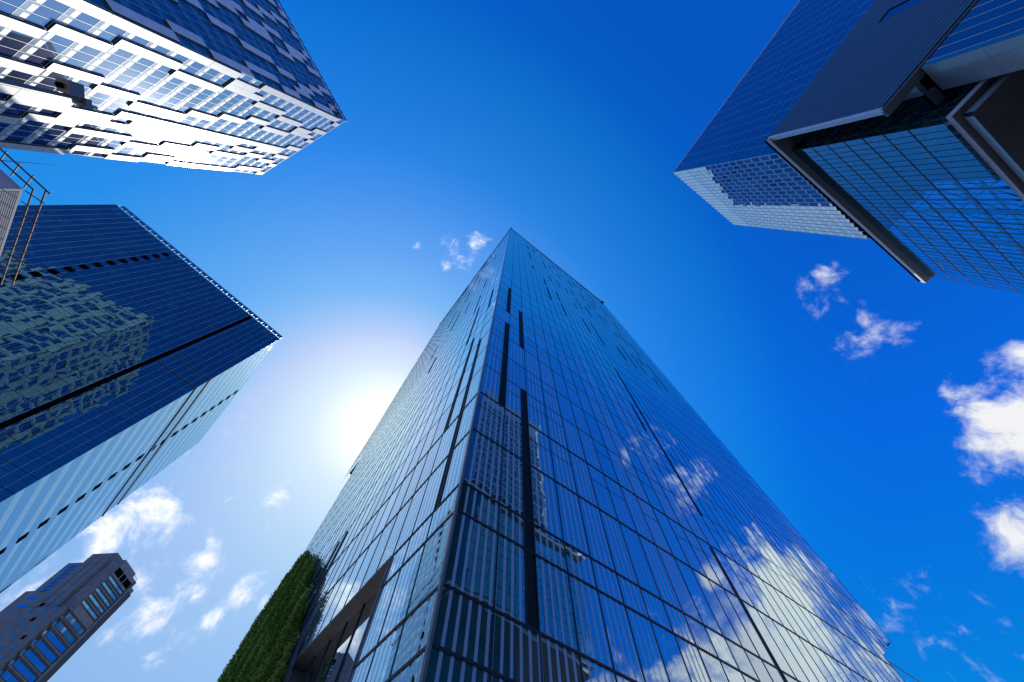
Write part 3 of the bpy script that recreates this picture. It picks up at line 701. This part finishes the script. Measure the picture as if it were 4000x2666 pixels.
m_ = MB(); m_.prism([FKa(.1, -.42, 0), FKa(56, -.42, 0), FKa(56, -20, 0), FKb(4.4, -.42, 0)], 0, 57.5); m_.build('building_core', 'black', gt)
m_ = MB(); m_.prism([FGa(4.1, -1.3, 0), FGa(58, -1.3, 0), FGa(58, -7, 0), FGa(4.1, -7, 0)], ZB + .06, ZB + .5); m_.build('underside', 'black', gt)

m_ = MB()
for k in range(4):
    for q in range(2): m_.poly([FGa(4.05, -.1 - q * 1.6, ZB + .07 + k * 2), FGa(4.05, -1.68 - q * 1.6, ZB + .07 + k * 2), FGa(4.05, -1.68 - q * 1.6, ZB + 2.04 + k * 2), FGa(4.05, -.1 - q * 1.6, ZB + 2.04 + k * 2)])
m_.build('recess_panel', 'core_panel', gt)
m_ = MB(); m_.box(FGa, 4.1, 4.9, -7, -3.2, ZB - .6, ZB + .05); m_.box(FGa, 4.1, 4.5, -3.19, -1.3, ZB - .1, ZB + .05); m_.build('soffit_beam', 'brown_metal', gt)
# ------------------------------------------------------------------ brown hotel tower (lower left, far)
BP = Vector((-188.1, 160.45, 0)); azQ = 85.7; HB = 120.0
FB = Face(BP, azQ, outn(azQ, BP)); FBl = Face(BP, azQ + 90, outn(azQ + 90, BP))
bt = thing('hotel_tower', 'brown stone tower at lower left with rows of blue windows', 'building', tuple(BP))
m_ = MB()
m_.prism([FB(0, 0, 0), FB(13.7, 0, 0), FB(13.7, -22, 0), FB(0, -22, 0)], 0, HB)
m_.prism([FB(-2.0, -1.0, 0), FB(14.5, -1.0, 0), FB(14.5, -24, 0), FB(-2.0, -24, 0)], 0, 99.0)
m_.prism([FBl(0, .0, 0), FBl(8, .0, 0), FBl(8, -10, 0), FBl(0, -10, 0)], HB + .02, HB + 1.5)
m_.prism([FBl(7.5, .8, 0), FBl(20.5, .8, 0), FBl(20.5, -12, 0), FBl(7.5, -12, 0)], 0, HB + 5.0)
m_.prism([FBl(20.5, .3, 0), FBl(28.6, .3, 0), FBl(28.6, -12, 0), FBl(20.5, -12, 0)], 0, HB + 1.0)
m_.prism([FBl(28.6, .0, 0), FBl(33, .0, 0), FBl(33, -12, 0), FBl(28.6, -12, 0)], 0, 108)
m_.prism([FB(13.7, -.6, 0), FB(16.8, -.6, 0), FB(16.8, -20, 0), FB(13.7, -20, 0)], 0, HB - 2)
m_.build('wall', 'brown_stone', bt)
m_ = MB(); m_.box(FB, 13.75, 16.9, -.58, .15, 0, HB - 4.2); m_.build('dark_pier', 'brown_dark', bt)
z = 112.9
rows = [(112.9 + 1.25, 112.9)] + [(112.9 - 2.72 * k + 1.25, 112.9 - 2.72 * k) for k in range(1, 5)]
rows += [(98.0 - 3.3 * k, 96.0 - 3.3 * k) for k in range(0, 20)]
for k, (zt_, zb_) in enumerate(rows):
    low = k > 4; fr, gl_ = MB(), MB(); a, c2, nn = (.4, 12.4, 0.0) if not low else (.0, 12.4, 0.02)
    fr.box(FB, a - .25, a, nn, nn + .35, zb_, zt_); fr.box(FB, c2, c2 + .25, nn, nn + .35, zb_, zt_)
    fr.box(FB, a - .25, c2 + .25, nn, nn + .4, zb_ - .28, zb_); fr.box(FB, a - .25, c2 + .25, nn, nn + .4, zt_, zt_ + .28)
    f_ = fr.build('window', 'brown_dark', bt)
    n_ = 5 if not low else 7
    for q in range(n_):
        w_ = (c2 - a) / n_; gl_.pane(FB, a + q * w_ + .06, a + (q + 1) * w_ - .06, zb_, zt_, nn + .06)
    gl_.build('pane', 'hotel_glass' if k not in (5, 6) else 'hotel_glass_dim', f_)
# pilasters between floors on the front
m_ = MB()
for z0_, z1_ in ((0, HB - .5),): 
    m_.box(FB, -.05, .12, .0, .45, z0_, z1_); m_.box(FB, 12.75, 13.72, .0, .45, z0_, z1_)
for k in range(20): m_.box(FB, -1.4, 13.4, .0, .30, 98.6 - 3.3 * k, 99.1 - 3.3 * k)
m_.build('cornice', 'brown_stone', bt)
for a, c2, zb_, zt_ in ((.5, 4.6, 115.6, 118.2), (5.2, 7.6, 115.6, 118.2), (8.2, 12.3, 115.6, 118.2)):
    m_ = MB(); m_.box(FB, a, c2, .0, .12, zb_, zt_, skip=('n0',)); 
    m_.build('roof_opening', 'black', bt)
for k in range(20):
    zb_ = 103.6 - 3.3 * k; nn = .82 if zb_ > 98 else 2.02
    for q, (a, c2) in enumerate(((4.6, 6.2), (9.4, 11.2), (14.6, 16.6))):
        if q == 0 and zb_ > 98: continue
        m_ = MB(); m_.box(FBl, a, c2, nn - .02, nn + .05, zb_, zb_ + 1.35, skip=('n0',)); m_.build('window', 'hotel_glass_dim' if (k * 3 + q) % 5 else 'black', bt)
    for a, c2 in ((-1.7, -.5), (12.75, 13.5)):
        if zb_ > 96: continue
        m_ = MB(); m_.box(FB, a, c2, .0, .36, zb_ - 1.2, zb_ - .1, skip=('n0',)); m_.build('window', 'hotel_glass_dim', bt)
    m_ = MB(); m_.box(FBl, 23, 27.6, .3, .38, zb_ + .2, zb_ + 1.7, skip=('n0',)); m_.build('window', 'hotel_glass', bt)
m_ = MB()
for k in range(3): m_.box(FBl, 8.2 + k * 4.2, 8.5 + k * 4.2, .8, 1.05, 70, HB + 4.6)
m_.box(FBl, 7.5, 20.4, .8, 1.0, HB + 2.2, HB + 2.5); m_.build('pilaster', 'brown_stone', bt)
for k in range(7):
    m_ = MB(); m_.box(FBl, 20.8, 22.6, .3, .7, 107.5 + k * 1.9, 108.6 + k * 1.9, skip=('n0',)); m_.box(FBl, 23.4, 25.4, .3, .7, 107.1 + k * 1.9, 108.2 + k * 1.9, skip=('n0',)); m_.build('balcony_window', 'hotel_glass', bt)
m_ = MB(); m_.tube(FBl(8.4, 0, HB), FBl(8.4, 0, HB + 4.6), .05); m_.build('antenna', 'dark_metal', bt)
m_ = MB(); m_.box(FB, 3, 7, -9, -5, HB + .01, HB + 1.8); m_.box(FB, 8, 11.5, -8, -4, HB + .01, HB + 1.2); m_.build('roof_plant', 'grey_metal', bt)
m_ = MB()
for a in (1.0, 4.2, 9.6, 12.8): m_.tube(FB(a, -.4, HB), FB(a, -.4, HB + 1.1), .05)
m_.tube(FB(.4, -.4, HB + 1.1), FB(13.4, -.4, HB + 1.1), .05); m_.build('roof_rail', 'dark_metal', bt)

# ------------------------------------------------------------------ rooftop structure at the left edge
RC = Vector((-36.6, -.97, 0)); RA = Vector((-37.59, -2.34, 0)); RB = Vector((-41.02, 4.05, 0)); HR = 30.0
def azof(v): return math.degrees(math.atan2(v[1], v[0]))
F1 = Face(RC, azof(RA - RC), outn(azof(RA - RC), RC)); F2 = Face(RC, azof(RB - RC), outn(azof(RB - RC), RC))
bx = thing('billboard_building', 'pale ribbed rooftop box at the left edge inside a rusty frame', 'building', tuple(RC))
m_ = MB(); m_.prism([F1(0, 0, 0), F1(14, 0, 0), F1(14, 0, 0) + F2(14, 0, 0) - RC, F2(14, 0, 0)], 0, HR); m_.build('wall', 'corrugated', bx)
m_ = MB(); z = HR - .1
while z > 15: m_.box(F2, .25, 14, .0, .012, z - .075, z - .02, skip=('n0',)); z -= .13
m_.build('ribbed_cladding', 'corrugated', bx)
m_ = MB(); m_.tube((-37.6, -2.9, HR), (-37.6, -2.9, HR + 3.6), .035, r2=.01); m_.build('lightning_rod', 'dark_metal', bx)
bf = thing('roof_frame', 'rusty steel ladder frame around the pale box at left edge', 'frame', tuple(RC + Vector((0, 0, HR - .2))))
o1, o2 = .55, 1.28
def corner(o):  # intersection of the two edges pushed out by o
    a = F1(0, o, 0); d = F1.u; b_ = F2(0, o, 0); e = F2.u
    t = ((b_ - a).x * e.y - (b_ - a).y * e.x) / (d.x * e.y - d.y * e.x); return a + d * t
zf = HR + .05
for o_ in (o1, o2):
    c0 = corner(o_) + Vector((0, 0, zf)); m_ = MB()
    m_.tube(c0 - F1.u * (.35 if o_ == o2 else 0), c0 + F1.u * 9, .055); m_.build('rail', 'rust', bf)
    m_ = MB(); m_.tube(c0, c0 + F2.u * 9.5, .055); m_.build('rail', 'rust', bf)
for F in (F1, F2):
    for i in range(9):
        m_ = MB(); s = .1 + i * .98; m_.tube(F(s, .05, zf + .06), F(s, o2 + .15, zf + .06), .04); m_.build('rung', 'rust', bf)

# ------------------------------------------------------------------ street lamp in front of the white tower
LX, LY = -7.74, -1.71
lp = thing('street_lamp', 'grey street pole with a small bracket head in front of the white tower', 'street lamp', (LX, LY, 0))
m_ = MB(); m_.tube((LX, LY, 0), (LX, LY, 9.06), .055, 10, r2=.04); m_.build('pole', 'lamp_metal', lp)
m_ = MB(); Fh = Face((LX, LY), 20, (cos(R_(110)), sin(R_(110))))
m_.box(Fh, -.09, .12, -.26, -.045, 8.72, 8.95); m_.box(Fh, -.07, .10, -.045, .11, 8.98, 9.08); m_.box(Fh, -.05, .07, .05, .09, 8.90, 9.2); m_.build('lamp_head', 'lamp_metal', lp)
m_ = MB(); m_.tube(Fh(.0, -.15, 8.66), Fh(.0, -.15, 8.72), .045, 12); m_.build('lens', 'black', lp)
